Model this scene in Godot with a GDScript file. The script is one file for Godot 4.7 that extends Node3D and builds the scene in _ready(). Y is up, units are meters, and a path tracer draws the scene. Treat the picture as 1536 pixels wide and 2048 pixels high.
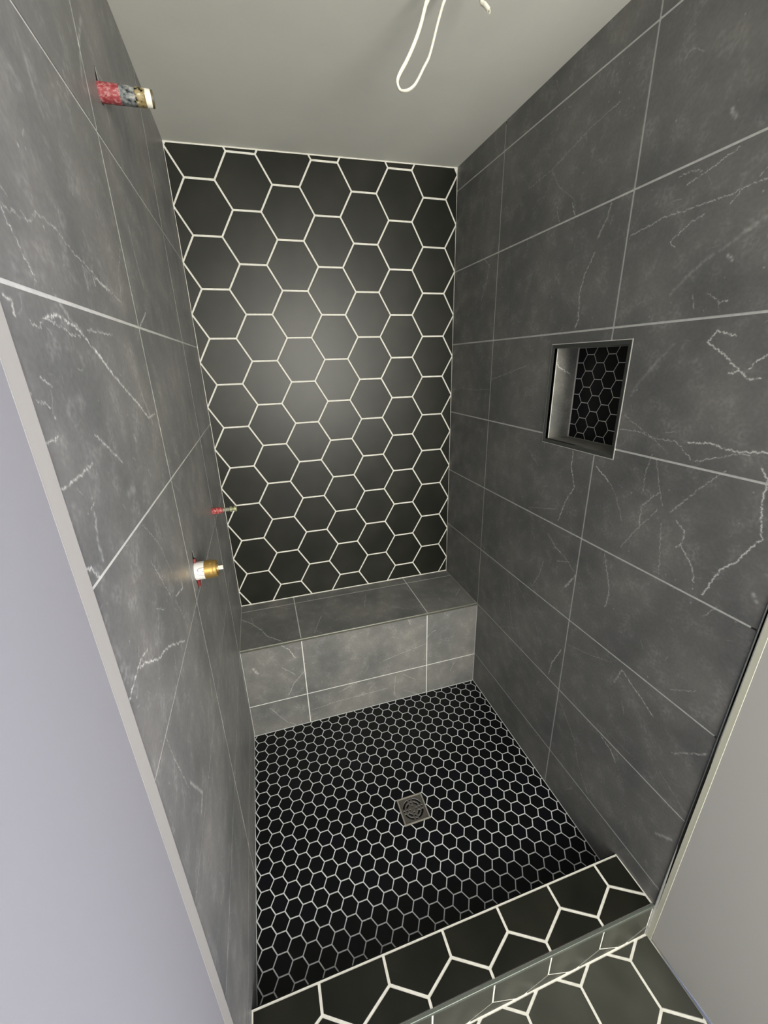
extends Node3D
# A tiled walk-in shower under construction. World: x across (0 = left tile face), y up (0 = shower floor), z out of the shower (0 = back wall face).

const W := 1.1456          # shower width, left tile face to right tile face
const CEIL := 2.40
const BENCH_Y := 0.4848
const BENCH_Z := 0.3698
const CURB_Y := 0.1098
const CURB_IN := 1.3211
const CURB_OUT := 1.4634
const ROOM_Y := -0.0359    # floor outside the shower
const PPM := 845.0         # texture pixels per metre of stone print
const NICHE := [0.7366, 1.0465, 1.366, 1.678]  # z0, z1, y0, y1
const NICHE_DEPTH := 0.095

var CABLE_LOOP := PackedVector3Array([Vector3(0.700, 2.405, 0.925), Vector3(0.678, 2.386, 0.876), Vector3(0.659, 2.364, 0.837), Vector3(0.652, 2.349, 0.837), Vector3(0.643, 2.324, 0.841), Vector3(0.632, 2.299, 0.844), Vector3(0.620, 2.276, 0.846), Vector3(0.605, 2.251, 0.848), Vector3(0.591, 2.231, 0.849), Vector3(0.584, 2.217, 0.849), Vector3(0.585, 2.207, 0.850), Vector3(0.590, 2.200, 0.851), Vector3(0.597, 2.197, 0.856), Vector3(0.606, 2.198, 0.860), Vector3(0.618, 2.206, 0.862), Vector3(0.628, 2.219, 0.861), Vector3(0.640, 2.238, 0.859), Vector3(0.653, 2.258, 0.857), Vector3(0.664, 2.284, 0.852), Vector3(0.675, 2.314, 0.846), Vector3(0.686, 2.342, 0.840), Vector3(0.699, 2.371, 0.834), Vector3(0.707, 2.390, 0.875), Vector3(0.716, 2.405, 0.925)])
var CABLE_END := PackedVector3Array([Vector3(0.732, 2.405, 0.925), Vector3(0.748, 2.385, 0.900), Vector3(0.765, 2.357, 0.876), Vector3(0.771, 2.347, 0.882), Vector3(0.778, 2.337, 0.887)])
var CABLE_TIP := PackedVector3Array([Vector3(0.778, 2.338, 0.887), Vector3(0.780, 2.334, 0.889), Vector3(0.777, 2.328, 0.891)])

var rng := RandomNumberGenerator.new()
var used := {}
var R := {}
var L := {}
var T := {}
var F := {}
var N := {}

# ---------------------------------------------------------------- nodes
func named(called: String, parent: Node) -> String:
	var k := str(parent.get_instance_id()) + called
	var n: int = used.get(k, 0)
	used[k] = n + 1
	return called if n == 0 else "%s_%03d" % [called, n]

func put(called: String, mesh: Mesh, mat: Material, parent: Node = self) -> MeshInstance3D:
	var o := MeshInstance3D.new()
	o.name = named(called, parent)
	o.mesh = mesh
	o.material_override = mat
	o.cast_shadow = GeometryInstance3D.SHADOW_CASTING_SETTING_ON
	parent.add_child(o, true)
	return o

func thing(called: String, at: Vector3) -> Node3D:
	var o := Node3D.new()
	o.name = named(called, self)
	o.position = at
	add_child(o, true)
	return o

func tag(o: Node, label: String, category: String, kind := "", group := "") -> void:
	o.set_meta("label", label)
	o.set_meta("category", category)
	if kind: o.set_meta("kind", kind)
	if group: o.set_meta("group", group)

# ---------------------------------------------------------------- shapes
func begin() -> SurfaceTool:
	var st := SurfaceTool.new()
	st.begin(Mesh.PRIMITIVE_TRIANGLES)
	return st

func tri(st: SurfaceTool, a: Vector3, b: Vector3, c: Vector3, n: Vector3, ua := Vector2.ZERO, ub := Vector2.ZERO, uc := Vector2.ZERO) -> void:
	var flip := (b - a).cross(c - a).dot(n) > 0.0
	var p := [a, c, b] if flip else [a, b, c]
	var u := [ua, uc, ub] if flip else [ua, ub, uc]
	for i in 3:
		st.set_normal(n)
		st.set_uv(u[i])
		st.add_vertex(p[i])

func quad(st: SurfaceTool, a: Vector3, b: Vector3, c: Vector3, d: Vector3, n: Vector3) -> void:
	tri(st, a, b, c, n)
	tri(st, a, c, d, n)

func box(st: SurfaceTool, lo: Vector3, hi: Vector3) -> void:
	var x := [lo.x, hi.x]
	var y := [lo.y, hi.y]
	var z := [lo.z, hi.z]
	for s in 2:
		var d := -1.0 if s == 0 else 1.0
		quad(st, Vector3(x[s], y[0], z[0]), Vector3(x[s], y[1], z[0]), Vector3(x[s], y[1], z[1]), Vector3(x[s], y[0], z[1]), Vector3(d, 0, 0))
		quad(st, Vector3(x[0], y[s], z[0]), Vector3(x[1], y[s], z[0]), Vector3(x[1], y[s], z[1]), Vector3(x[0], y[s], z[1]), Vector3(0, d, 0))
		quad(st, Vector3(x[0], y[0], z[s]), Vector3(x[1], y[0], z[s]), Vector3(x[1], y[1], z[s]), Vector3(x[0], y[1], z[s]), Vector3(0, 0, d))

func area2(p: PackedVector2Array) -> float:
	var s := 0.0
	for i in p.size():
		s += p[i].cross(p[(i + 1) % p.size()])
	return s * 0.5

func tidy(p: PackedVector2Array) -> PackedVector2Array:
	var q := PackedVector2Array()
	for v in p:
		if q.is_empty() or q[-1].distance_to(v) > 0.0004:
			q.append(v)
	if q.size() > 2 and q[0].distance_to(q[-1]) <= 0.0004:
		q.remove_at(q.size() - 1)
	if area2(q) < 0.0:
		q.reverse()
	return q

func shrink(p: PackedVector2Array, d: float) -> PackedVector2Array:
	var q := PackedVector2Array()
	var n := p.size()
	for i in n:
		var e0 := (p[i] - p[(i - 1 + n) % n]).normalized()
		var e1 := (p[(i + 1) % n] - p[i]).normalized()
		var n0 := Vector2(-e0.y, e0.x)
		var n1 := Vector2(-e1.y, e1.x)
		var m := n0 + n1
		var l := m.length_squared()
		q.append(p[i] + (m * (2.0 * d / l) if l > 0.3 else n0 * d))
	return q

# a slab with the outline p (plane axes U, V; N towards the viewer), its front edges chamfered
func slab(st: SurfaceTool, p0: PackedVector2Array, o: Vector3, u: Vector3, v: Vector3, depth: float, bevel: float, uvs := Vector2.ONE) -> void:
	var p := tidy(p0)
	if p.size() < 3:
		return
	var n := u.cross(v).normalized()
	var q := shrink(p, bevel) if bevel > 0.0 else p
	var idx := Geometry2D.triangulate_polygon(q)
	if idx.is_empty():
		q = p
		idx = Geometry2D.triangulate_polygon(p)
	var at := func(w: Vector2, h: float) -> Vector3: return o + u * w.x + v * w.y + n * h
	var uv := func(w: Vector2) -> Vector2: return Vector2(w.x * uvs.x, 1.0 - w.y * uvs.y)
	for i in range(0, idx.size(), 3):
		var a := q[idx[i]]
		var b := q[idx[i + 1]]
		var c := q[idx[i + 2]]
		tri(st, at.call(a, 0.0), at.call(b, 0.0), at.call(c, 0.0), n, uv.call(a), uv.call(b), uv.call(c))
	var m := p.size()
	for i in m:
		var j := (i + 1) % m
		var e := (p[j] - p[i]).normalized()
		var side := (u * e.y - v * e.x)
		if bevel > 0.0:
			var bn := (side + n).normalized()
			tri(st, at.call(p[i], -bevel), at.call(p[j], -bevel), at.call(q[j], 0.0), bn, uv.call(p[i]), uv.call(p[j]), uv.call(q[j]))
			tri(st, at.call(p[i], -bevel), at.call(q[j], 0.0), at.call(q[i], 0.0), bn, uv.call(p[i]), uv.call(q[j]), uv.call(q[i]))
		tri(st, at.call(p[i], -bevel), at.call(p[j], -bevel), at.call(p[j], -depth), side, uv.call(p[i]), uv.call(p[j]), uv.call(p[j]))
		tri(st, at.call(p[i], -bevel), at.call(p[j], -depth), at.call(p[i], -depth), side, uv.call(p[i]), uv.call(p[j]), uv.call(p[i]))

func slab_mesh(p: PackedVector2Array, o: Vector3, u: Vector3, v: Vector3, depth: float, bevel: float, uvs := Vector2.ONE) -> ArrayMesh:
	var st := begin()
	slab(st, p, o, u, v, depth, bevel, uvs)
	return st.commit()

func rect(x0: float, y0: float, x1: float, y1: float) -> PackedVector2Array:
	return PackedVector2Array([Vector2(x0, y0), Vector2(x1, y0), Vector2(x1, y1), Vector2(x0, y1)])

# a hexagon of side s; flat: its flat sides face up and down
func hexagon(c: Vector2, s: float, flat: bool, stretch := 1.0) -> PackedVector2Array:
	var p := PackedVector2Array()
	for i in 6:
		var a := (i + (0.0 if flat else 0.5)) * PI / 3.0
		p.append(c + Vector2(cos(a) * s * stretch, sin(a) * s))
	return p

func disc(c: Vector2, r: float, n := 24) -> PackedVector2Array:
	var p := PackedVector2Array()
	for i in n:
		p.append(c + Vector2.from_angle(TAU * i / n) * r)
	return p

# turned shape: profile of (distance along the axis, radius)
func lathe(st: SurfaceTool, o: Vector3, axis: Vector3, prof: PackedVector2Array, seg := 32) -> void:
	var ax := axis.normalized()
	var s := ax.cross(Vector3.UP if absf(ax.y) < 0.9 else Vector3.RIGHT).normalized()
	var t := ax.cross(s)
	for k in prof.size() - 1:
		var a := prof[k]
		var b := prof[k + 1]
		var d := (b - a)
		if d.length() < 1e-6:
			continue
		var nn := Vector2(-d.y, d.x).normalized()   # (along axis, radial)
		if nn.y < -0.0001 or (absf(nn.y) <= 0.0001 and false):
			pass
		for i in seg:
			var f0 := TAU * i / seg
			var f1 := TAU * (i + 1) / seg
			var r0 := s * cos(f0) + t * sin(f0)
			var r1 := s * cos(f1) + t * sin(f1)
			var p := [o + ax * a.x + r0 * a.y, o + ax * a.x + r1 * a.y, o + ax * b.x + r1 * b.y, o + ax * b.x + r0 * b.y]
			var n0 := (ax * nn.x + r0 * nn.y).normalized()
			var n1 := (ax * nn.x + r1 * nn.y).normalized()
			var ns := [n0, n1, n1, n0]
			var us := [Vector2(float(i) / seg, a.x), Vector2(float(i + 1) / seg, a.x), Vector2(float(i + 1) / seg, b.x), Vector2(float(i) / seg, b.x)]
			for g in [[0, 1, 2], [0, 2, 3]]:
				var pa: Vector3 = p[g[0]]
				var pb: Vector3 = p[g[1]]
				var pc: Vector3 = p[g[2]]
				var order: Array = [g[0], g[2], g[1]] if (pb - pa).cross(pc - pa).dot(n0 + n1) > 0.0 else g
				for w in order:
					st.set_normal(ns[w])
					st.set_uv(us[w])
					st.add_vertex(p[w])

func lathe_mesh(o: Vector3, axis: Vector3, prof: PackedVector2Array, seg := 32) -> ArrayMesh:
	var st := begin()
	lathe(st, o, axis, prof, seg)
	return st.commit()

# a flat oval cable swept along a curve
func cable_mesh(pts: PackedVector3Array, ra: float, rb: float, twist0: float, twist1: float) -> ArrayMesh:
	var cv := Curve3D.new()
	cv.bake_interval = 0.004
	for i in pts.size():
		var tng := (pts[mini(i + 1, pts.size() - 1)] - pts[maxi(i - 1, 0)]) / 6.0
		cv.add_point(pts[i], -tng, tng)
	var path := cv.get_baked_points()
	var n := path.size()
	var rings: Array = []
	var ref := Vector3(0.3, 0.1, 1.0).normalized()
	for i in n:
		var d := (path[mini(i + 1, n - 1)] - path[maxi(i - 1, 0)]).normalized()
		var a := (ref - d * ref.dot(d)).normalized()
		ref = a
		var b := d.cross(a)
		var tw := lerpf(twist0, twist1, float(i) / n)
		var a2 := a * cos(tw) + b * sin(tw)
		var b2 := d.cross(a2)
		var ring: Array = []
		for k in 14:
			var f := TAU * k / 14
			var off := a2 * cos(f) * ra + b2 * sin(f) * rb
			var nrm := (a2 * cos(f) / ra + b2 * sin(f) / rb).normalized()
			ring.append([path[i] + off, nrm])
		rings.append(ring)
	var st := begin()
	for i in n - 1:
		for k in 14:
			var k2 := (k + 1) % 14
			var q := [rings[i][k], rings[i][k2], rings[i + 1][k2], rings[i + 1][k]]
			for g in [[0, 1, 2], [0, 2, 3]]:
				var pa: Vector3 = q[g[0]][0]
				var pb: Vector3 = q[g[1]][0]
				var pc: Vector3 = q[g[2]][0]
				var nn: Vector3 = q[g[0]][1]
				var order: Array = [g[0], g[2], g[1]] if (pb - pa).cross(pc - pa).dot(nn) > 0.0 else g
				for w in order:
					st.set_normal(q[w][1])
					st.set_uv(Vector2.ZERO)
					st.add_vertex(q[w][0])
	for e in [0, n - 1]:
		var dn: Vector3 = (path[0] - path[1]).normalized() if e == 0 else (path[n - 1] - path[n - 2]).normalized()
		for k in 14:
			tri(st, path[e], rings[e][k][0], rings[e][(k + 1) % 14][0], dn)
	return st.commit()

# ---------------------------------------------------------------- materials
func mat(c: Color, rough: float, metal := 0.0, spec := 0.5) -> StandardMaterial3D:
	var m := StandardMaterial3D.new()
	m.albedo_color = c
	m.roughness = rough
	m.metallic = metal
	m.metallic_specular = spec
	return m

func noise(freq: float, sd: int, oct := 4) -> FastNoiseLite:
	var n := FastNoiseLite.new()
	n.noise_type = FastNoiseLite.TYPE_SIMPLEX_SMOOTH
	n.seed = sd
	n.frequency = freq
	n.fractal_octaves = oct
	return n

# cloudy tone texture between two colours, laid on by world position
func cloudy(c0: Color, c1: Color, rough: float, freq: float, scale: float, sd: int, size := 256) -> StandardMaterial3D:
	var im := Image.create_empty(size, size, false, Image.FORMAT_RGB8)
	var g := noise(freq, sd).get_seamless_image(size, size).get_data()
	for y in size:
		for x in size:
			im.set_pixel(x, y, c0.lerp(c1, g[y * size + x] / 255.0))
	var m := mat(Color.WHITE, rough)
	m.albedo_texture = ImageTexture.create_from_image(im)
	m.uv1_triplanar = true
	m.uv1_world_triplanar = true
	m.uv1_scale = Vector3.ONE * scale
	return m

# the print of one stone-look surface: a buffer of vein strength, then the colours
func sheet(wm: float, hm: float, sd: int) -> Dictionary:
	var w := int(wm * PPM)
	var h := int(hm * PPM)
	var v := PackedFloat32Array()
	v.resize(w * h)
	return {"w": w, "h": h, "v": v, "seed": sd, "n": noise(0.05, sd + 9, 2)}

func stamp(s: Dictionary, x: float, y: float, r: float, k: float) -> void:
	var w: int = s.w
	var h: int = s.h
	var buf: PackedFloat32Array = s.v
	var e := int(ceil(r * 2.0))
	for j in range(maxi(int(y) - e, 0), mini(int(y) + e + 1, h)):
		for i in range(maxi(int(x) - e, 0), mini(int(x) + e + 1, w)):
			var d := ((i - x) * (i - x) + (j - y) * (j - y)) / (r * r)
			if d < 4.0:
				var g := k * exp(-d * 1.2)
				if g > buf[j * w + i]:
					buf[j * w + i] = g
	s.v = buf

func vein(s: Dictionary, k: float, width: int, mm: Array) -> void:
	var n: FastNoiseLite = s.n
	var h: int = s.h
	var r := 0.62 + 0.48 * (width - 1)
	var soft := 1.0 if width < 4 else 0.75
	var run := rng.randf() * 1000.0
	for i in range(0, mm.size() - 2, 2):
		var a := Vector2(mm[i], mm[i + 1]) * PPM / 1000.0
		var b := Vector2(mm[i + 2], mm[i + 3]) * PPM / 1000.0
		var d := (b - a)
		var steps := maxi(int(d.length() / maxf(0.7, r * 0.5)), 1)
		var side := Vector2(-d.y, d.x).normalized()
		for q in steps:
			run += d.length() / steps
			var wob := n.get_noise_2d(run * 1.6, 3.0) * 2.6 + n.get_noise_2d(run * 7.0, 80.0) * 2.2
			var p := a + d * (float(q) / steps) + side * wob
			var fade := clampf(0.66 + n.get_noise_2d(run * 2.4, 200.0) * 0.9 + n.get_noise_2d(run * 11.0, 300.0) * 0.5, 0.12, 1.0)
			stamp(s, p.x, h - p.y, r, minf(k * fade * soft * 1.9, 1.0))

func scatter(s: Dictionary, count: int) -> void:
	for i in count:
		var p := Vector2(rng.randf() * s.w, rng.randf() * s.h)
		if rng.randf() < 0.55:
			stamp(s, p.x, p.y, rng.randf_range(0.7, 1.6), rng.randf_range(0.2, 0.8))
		else:
			var a := rng.randf() * TAU
			var len := rng.randf_range(4.0, 26.0)
			var k := rng.randf_range(0.15, 0.6)
			for q in int(len):
				a += rng.randf_range(-0.25, 0.25)
				p += Vector2.from_angle(a)
				stamp(s, p.x, p.y, 0.75, k * rng.randf_range(0.4, 1.0))

func print_stone(s: Dictionary, base: Color, light: Color, rough: float) -> StandardMaterial3D:
	var w: int = s.w
	var h: int = s.h
	var sd: int = s.seed
	var big := noise(0.0036, sd, 5).get_image(w, h).get_data()
	var mid := noise(0.016, sd + 1, 5).get_image(w, h).get_data()
	var fine := noise(0.1, sd + 2, 3).get_image(w, h).get_data()
	var buf: PackedFloat32Array = s.v
	var out := PackedByteArray()
	out.resize(w * h * 3)
	var o := 0
	for i in w * h:
		var a := big[i] / 255.0
		var b := mid[i] / 255.0
		var c := fine[i] / 255.0
		var t := 0.82 + 0.24 * a + 0.10 * b + 0.10 * (c - 0.5)
		var haze := maxf(b - 0.55, 0.0) * maxf(c - 0.25, 0.0) * float(s.get("haze", 0.75))
		var k := buf[i] + haze
		var warm := (a - 0.5) * 0.025
		out[o] = int(clampf(lerpf(base.r * t * (1.0 + warm), light.r, k), 0.0, 1.0) * 255.0)
		out[o + 1] = int(clampf(lerpf(base.g * t, light.g, k), 0.0, 1.0) * 255.0)
		out[o + 2] = int(clampf(lerpf(base.b * t * (1.0 - warm), light.b, k), 0.0, 1.0) * 255.0)
		o += 3
	var im := Image.create_from_data(w, h, false, Image.FORMAT_RGB8, out)
	var m := mat(Color.WHITE, rough)
	m.albedo_texture = ImageTexture.create_from_image(im)
	return m

func make_veins() -> void:
	R = sheet(1.5, 2.42, 31)
	L = sheet(1.5, 2.42, 57)
	L.haze = 1.25
	T = sheet(1.15, 0.38, 73)
	F = sheet(1.15, 0.5, 91)
	N = sheet(0.12, 0.32, 97)
	vein(N, .9, 2, [10, 258, 24, 243, 44, 233, 74, 220])
	scatter(N, 6)
	scatter(R, 520)
	scatter(L, 1000)
	scatter(T, 50)
	scatter(F, 90)
	vein(R, .80, 1, [986, 1920, 1037, 1926, 1079, 1934, 1133, 1932, 1182, 1932, 1226, 1932])
	vein(R, .60, 1, [1226, 1932, 1242, 1937, 1284, 1937])
	vein(R, .80, 1, [1222, 1916, 1242, 1935])
	vein(R, .90, 1, [1218, 2008, 1182, 1997, 1117, 1979])
	vein(R, .60, 1, [1095, 2003, 1116, 2004, 1149, 1997])
	vein(R, .80, 1, [1279, 1956, 1269, 1943])
	vein(R, .80, 1, [896, 2223, 868, 2221])
	vein(R, .35, 1, [868, 2221, 797, 2212, 705, 2188, 645, 2173, 533, 2162])
	vein(R, .30, 1, [645, 2173, 687, 2118, 762, 2064, 774, 2023])
	vein(R, .50, 1, [687, 2066, 706, 2023])
	vein(R, .50, 2, [755, 2056, 775, 2020])
	vein(R, .40, 4, [908, 2010, 895, 1973, 873, 1941])
	vein(R, .45, 2, [872, 1909, 842, 1862, 830, 1816, 839, 1744, 827, 1717])
	vein(R, .40, 2, [264, 2016, 307, 1986, 289, 1931, 255, 1868])
	vein(R, .60, 1, [1174, 1913, 1140, 1903, 1102, 1878, 1118, 1864])
	vein(R, .80, 2, [1296, 1671, 1256, 1683, 1239, 1662, 1270, 1644, 1301, 1620, 1320, 1604, 1340, 1588])
	vein(R, .70, 2, [1340, 1588, 1361, 1593])
	vein(R, .60, 2, [1320, 1604, 1297, 1599])
	vein(R, .60, 2, [1335, 1608, 1346, 1623, 1363, 1634])
	vein(R, .70, 1, [1053, 1451, 1106, 1453, 1163, 1443, 1218, 1444, 1238, 1428, 1265, 1409])
	vein(R, .40, 1, [1058, 1490, 1144, 1448, 1204, 1414])
	vein(R, .90, 2, [1246, 1446, 1294, 1454, 1322, 1448, 1352, 1445, 1409, 1454])
	vein(R, .70, 1, [1273, 1408, 1323, 1428, 1354, 1441, 1380, 1444])
	vein(R, .40, 1, [664, 1321, 726, 1276])
	vein(R, .50, 1, [373, 1561, 569, 1607, 606, 1614])
	vein(R, .40, 1, [8, 1502, 118, 1515, 219, 1512, 362, 1521])
	vein(R, .50, 1, [1183, 1761, 1193, 1731])
	vein(R, .50, 1, [1215, 1761, 1241, 1742, 1251, 1721])
	vein(R, .50, 2, [1247, 1737, 1263, 1739])
	vein(R, .18, 6, [1300, 1874, 1184, 1817, 1127, 1769])
	vein(R, .16, 6, [1163, 1661, 1128, 1625, 1081, 1566, 1068, 1539])
	vein(R, .40, 5, [1242, 1824, 1253, 1811])
	vein(R, .35, 6, [1185, 2080, 1198, 2059])
	vein(R, .60, 2, [890, 1382, 889, 1309, 915, 1247, 886, 1195, 860, 1112])
	vein(R, .70, 2, [990, 1332, 1044, 1301])
	vein(R, .45, 1, [1044, 1301, 1077, 1267, 1113, 1201])
	vein(R, .50, 1, [1163, 1403, 1155, 1358, 1159, 1297])
	vein(R, .45, 1, [1177, 1395, 1202, 1321, 1220, 1282])
	vein(R, .45, 1, [1226, 1240, 1239, 1159, 1250, 1105])
	vein(R, .80, 1, [1204, 1313, 1163, 1264, 1166, 1209])
	vein(R, .50, 1, [1209, 1268, 1162, 1198, 1121, 1125])
	vein(R, .35, 2, [1342, 1402, 1297, 1348, 1242, 1273])
	vein(R, .90, 2, [1405, 1421, 1423, 1400, 1422, 1370, 1431, 1320, 1442, 1284, 1425, 1253, 1410, 1217, 1383, 1184, 1371, 1140, 1362, 1107])
	vein(R, .50, 2, [1262, 1259, 1287, 1241, 1289, 1209, 1275, 1192])
	vein(R, .45, 2, [1286, 1202, 1313, 1176, 1333, 1147, 1335, 1126])
	vein(R, .50, 1, [697, 1108, 768, 1127, 838, 1147])
	vein(R, .40, 1, [729, 1022, 752, 997])
	vein(R, .40, 2, [816, 1048, 867, 1013, 911, 1001, 968, 966])
	vein(R, .60, 1, [880, 967, 943, 993])
	vein(R, .70, 1, [812, 934, 798, 871, 764, 803])
	vein(R, .60, 1, [750, 809, 800, 782])
	vein(R, .50, 5, [936, 894, 974, 958])
	vein(R, .45, 1, [606, 752, 631, 684, 629, 641, 665, 549, 713, 486])
	vein(R, .30, 1, [665, 764, 744, 711, 806, 663, 856, 592])
	vein(R, .35, 1, [574, 487, 709, 566])
	vein(R, .70, 2, [959, 646, 923, 557, 915, 501])
	vein(R, .40, 2, [1073, 1083, 1107, 995, 1113, 963, 1107, 916])
	vein(R, .35, 1, [988, 690, 1089, 724, 1168, 757])
	vein(R, .60, 2, [1206, 761, 1248, 737, 1283, 723, 1325, 697])
	vein(R, .40, 2, [1206, 761, 1188, 699])
	vein(R, .50, 1, [984, 439, 1031, 400, 1083, 347, 1113, 270, 1178, 198])
	vein(R, .40, 1, [982, 482, 1026, 483])
	vein(R, .60, 2, [1179, 474, 1220, 462, 1251, 435])
	vein(R, .30, 1, [1185, 512, 1258, 513, 1311, 514])
	vein(R, .35, 1, [1377, 554, 1433, 523, 1472, 506])
	vein(R, .50, 2, [1419, 480, 1466, 482])
	vein(R, .50, 1, [1081, 91, 1111, 141])
	vein(R, .50, 1, [1400, 1097, 1376, 1059])
	vein(R, .35, 2, [1393, 643, 1421, 674, 1468, 722])
	vein(R, .40, 7, [1455, 1166, 1467, 1149])
	vein(R, .35, 6, [1410, 348, 1453, 387])
	vein(R, .35, 1, [1348, 815, 1408, 863])
	vein(R, .50, 1, [1227, 663, 1243, 622])
	vein(R, .50, 1, [368, 827, 420, 786])
	vein(L, .50, 1, [1414, 1787, 1399, 1785, 1362, 1786, 1334, 1802, 1288, 1798, 1240, 1782, 1188, 1774, 1165, 1764, 1119, 1759, 1059, 1749])
	vein(L, .90, 1, [1416, 1784, 1409, 1770, 1400, 1753])
	vein(L, .60, 1, [1400, 1753, 1390, 1738, 1385, 1726])
	vein(L, .50, 1, [1221, 1774, 1219, 1755])
	vein(L, .80, 1, [1187, 1769, 1185, 1754])
	vein(L, .80, 2, [1179, 1767, 1129, 1758])
	vein(L, .60, 1, [973, 1856, 1033, 1798])
	vein(L, .40, 1, [1036, 1783, 1059, 1749])
	vein(L, .70, 2, [872, 1753, 958, 1718])
	vein(L, .35, 6, [910, 2199, 964, 2137, 997, 2073])
	vein(L, .20, 7, [1248, 1980, 1245, 1960, 1233, 1925])
	vein(L, .35, 6, [851, 2112, 852, 2072])
	vein(L, .30, 5, [869, 2151, 831, 2150])
	vein(L, .30, 9, [869, 1913, 866, 1871, 842, 1801])
	vein(L, .55, 2, [1387, 1693, 1353, 1699, 1322, 1694, 1298, 1688, 1257, 1666, 1238, 1653])
	vein(L, .60, 1, [1424, 1685, 1410, 1683, 1388, 1692, 1360, 1689, 1330, 1681, 1297, 1681])
	vein(L, .70, 1, [1266, 1690, 1223, 1691, 1157, 1691])
	vein(L, .30, 5, [1343, 1719, 1319, 1698, 1287, 1686])
	vein(L, .50, 2, [1462, 1704, 1451, 1703, 1451, 1688])
	vein(L, .60, 3, [1253, 1666, 1216, 1641, 1166, 1614, 1094, 1580, 1045, 1551])
	vein(L, .80, 2, [1045, 1551, 1020, 1553, 985, 1552])
	vein(L, .70, 1, [1460, 1612, 1444, 1610, 1431, 1605])
	vein(L, .80, 1, [1470, 1574, 1449, 1573, 1437, 1576])
	vein(L, .50, 1, [1439, 1634, 1417, 1626])
	vein(L, .50, 2, [1465, 1526, 1437, 1527, 1411, 1528, 1367, 1533])
	vein(L, .40, 2, [1337, 1563, 1319, 1551, 1256, 1509])
	vein(L, .50, 2, [1169, 1538, 1163, 1525])
	vein(L, .50, 1, [1131, 1472, 1121, 1453])
	vein(L, .50, 1, [959, 1400, 904, 1364])
	vein(L, .45, 1, [1237, 1402, 1197, 1364, 1167, 1334, 1145, 1291, 1128, 1256])
	vein(L, .60, 1, [1239, 1336, 1212, 1292, 1175, 1232])
	vein(L, .50, 2, [1141, 1210, 1071, 1192, 1073, 1210])
	vein(L, .50, 1, [1149, 1203, 1119, 1155, 1105, 1106])
	vein(L, .50, 1, [1272, 1263, 1226, 1234])
	vein(L, .75, 2, [1151, 1112, 1247, 1170, 1290, 1191, 1315, 1195, 1361, 1226, 1406, 1252])
	vein(L, .50, 2, [1406, 1252, 1372, 1250, 1355, 1244])
	vein(L, .60, 2, [1407, 1251, 1434, 1247, 1464, 1242, 1473, 1243])
	vein(L, .40, 1, [1232, 1151, 1256, 1107])
	vein(L, .70, 1, [1410, 1485, 1395, 1489])
	vein(L, .70, 2, [1470, 1436, 1449, 1427, 1446, 1416, 1439, 1408])
	vein(L, .30, 4, [1403, 1478, 1417, 1445, 1417, 1421])
	vein(L, .25, 12, [1266, 1465, 1227, 1462])
	vein(L, .25, 9, [1055, 1593, 1021, 1537])
	vein(L, .50, 1, [1379, 1099, 1367, 1031, 1339, 931])
	vein(L, .45, 5, [1327, 928, 1274, 831, 1313, 821])
	vein(L, .40, 8, [1005, 885, 1018, 840])
	vein(T, .70, 2, [-4, 118, 49, 172, 93, 240, 120, 301, 181, 358])
	vein(T, .70, 1, [378, 215, 342, 300, 324, 346])
	vein(T, .50, 1, [630, 98, 618, 144, 595, 216])
	vein(T, .40, 1, [687, 193, 717, 251, 815, 316])
	vein(T, .40, 1, [823, 68, 869, 148])
	vein(T, .70, 1, [1126, 212, 1072, 271])
	vein(T, .40, 1, [156, 60, 246, 109])
	vein(T, .50, 1, [337, 331, 363, 359])
	vein(T, .50, 1, [49, 130, 60, 189])
	vein(F, .80, 1, [265, 314, 206, 251, 178, 192])
	vein(F, .60, 1, [166, 355, 219, 299])
	vein(F, .50, 2, [172, 474, 204, 444, 228, 393])
	vein(F, .50, 1, [637, 264, 760, 290, 868, 307])
	vein(F, .50, 1, [270, 74, 329, 75, 378, 85, 517, 87, 662, 90])
	vein(F, .60, 1, [87, 143, 154, 36, 194, 7])
	vein(F, .60, 1, [414, 139, 505, 172])
	vein(F, .50, 1, [560, 105, 595, 146])
	vein(F, .60, 1, [702, 156, 691, 34])
	vein(F, .50, 1, [741, 155, 812, 98])
	vein(F, .40, 1, [749, 48, 839, -7])
	vein(F, .60, 1, [1031, 157, 1005, 101])
	vein(F, .60, 1, [509, 80, 534, 98])
	vein(F, .50, 1, [872, 350, 916, 378])
	vein(F, .50, 1, [770, 473, 786, 437])
	vein(F, .40, 1, [549, 229, 566, 254])
	vein(F, .50, 8, [42, 381, 59, 349])

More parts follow.
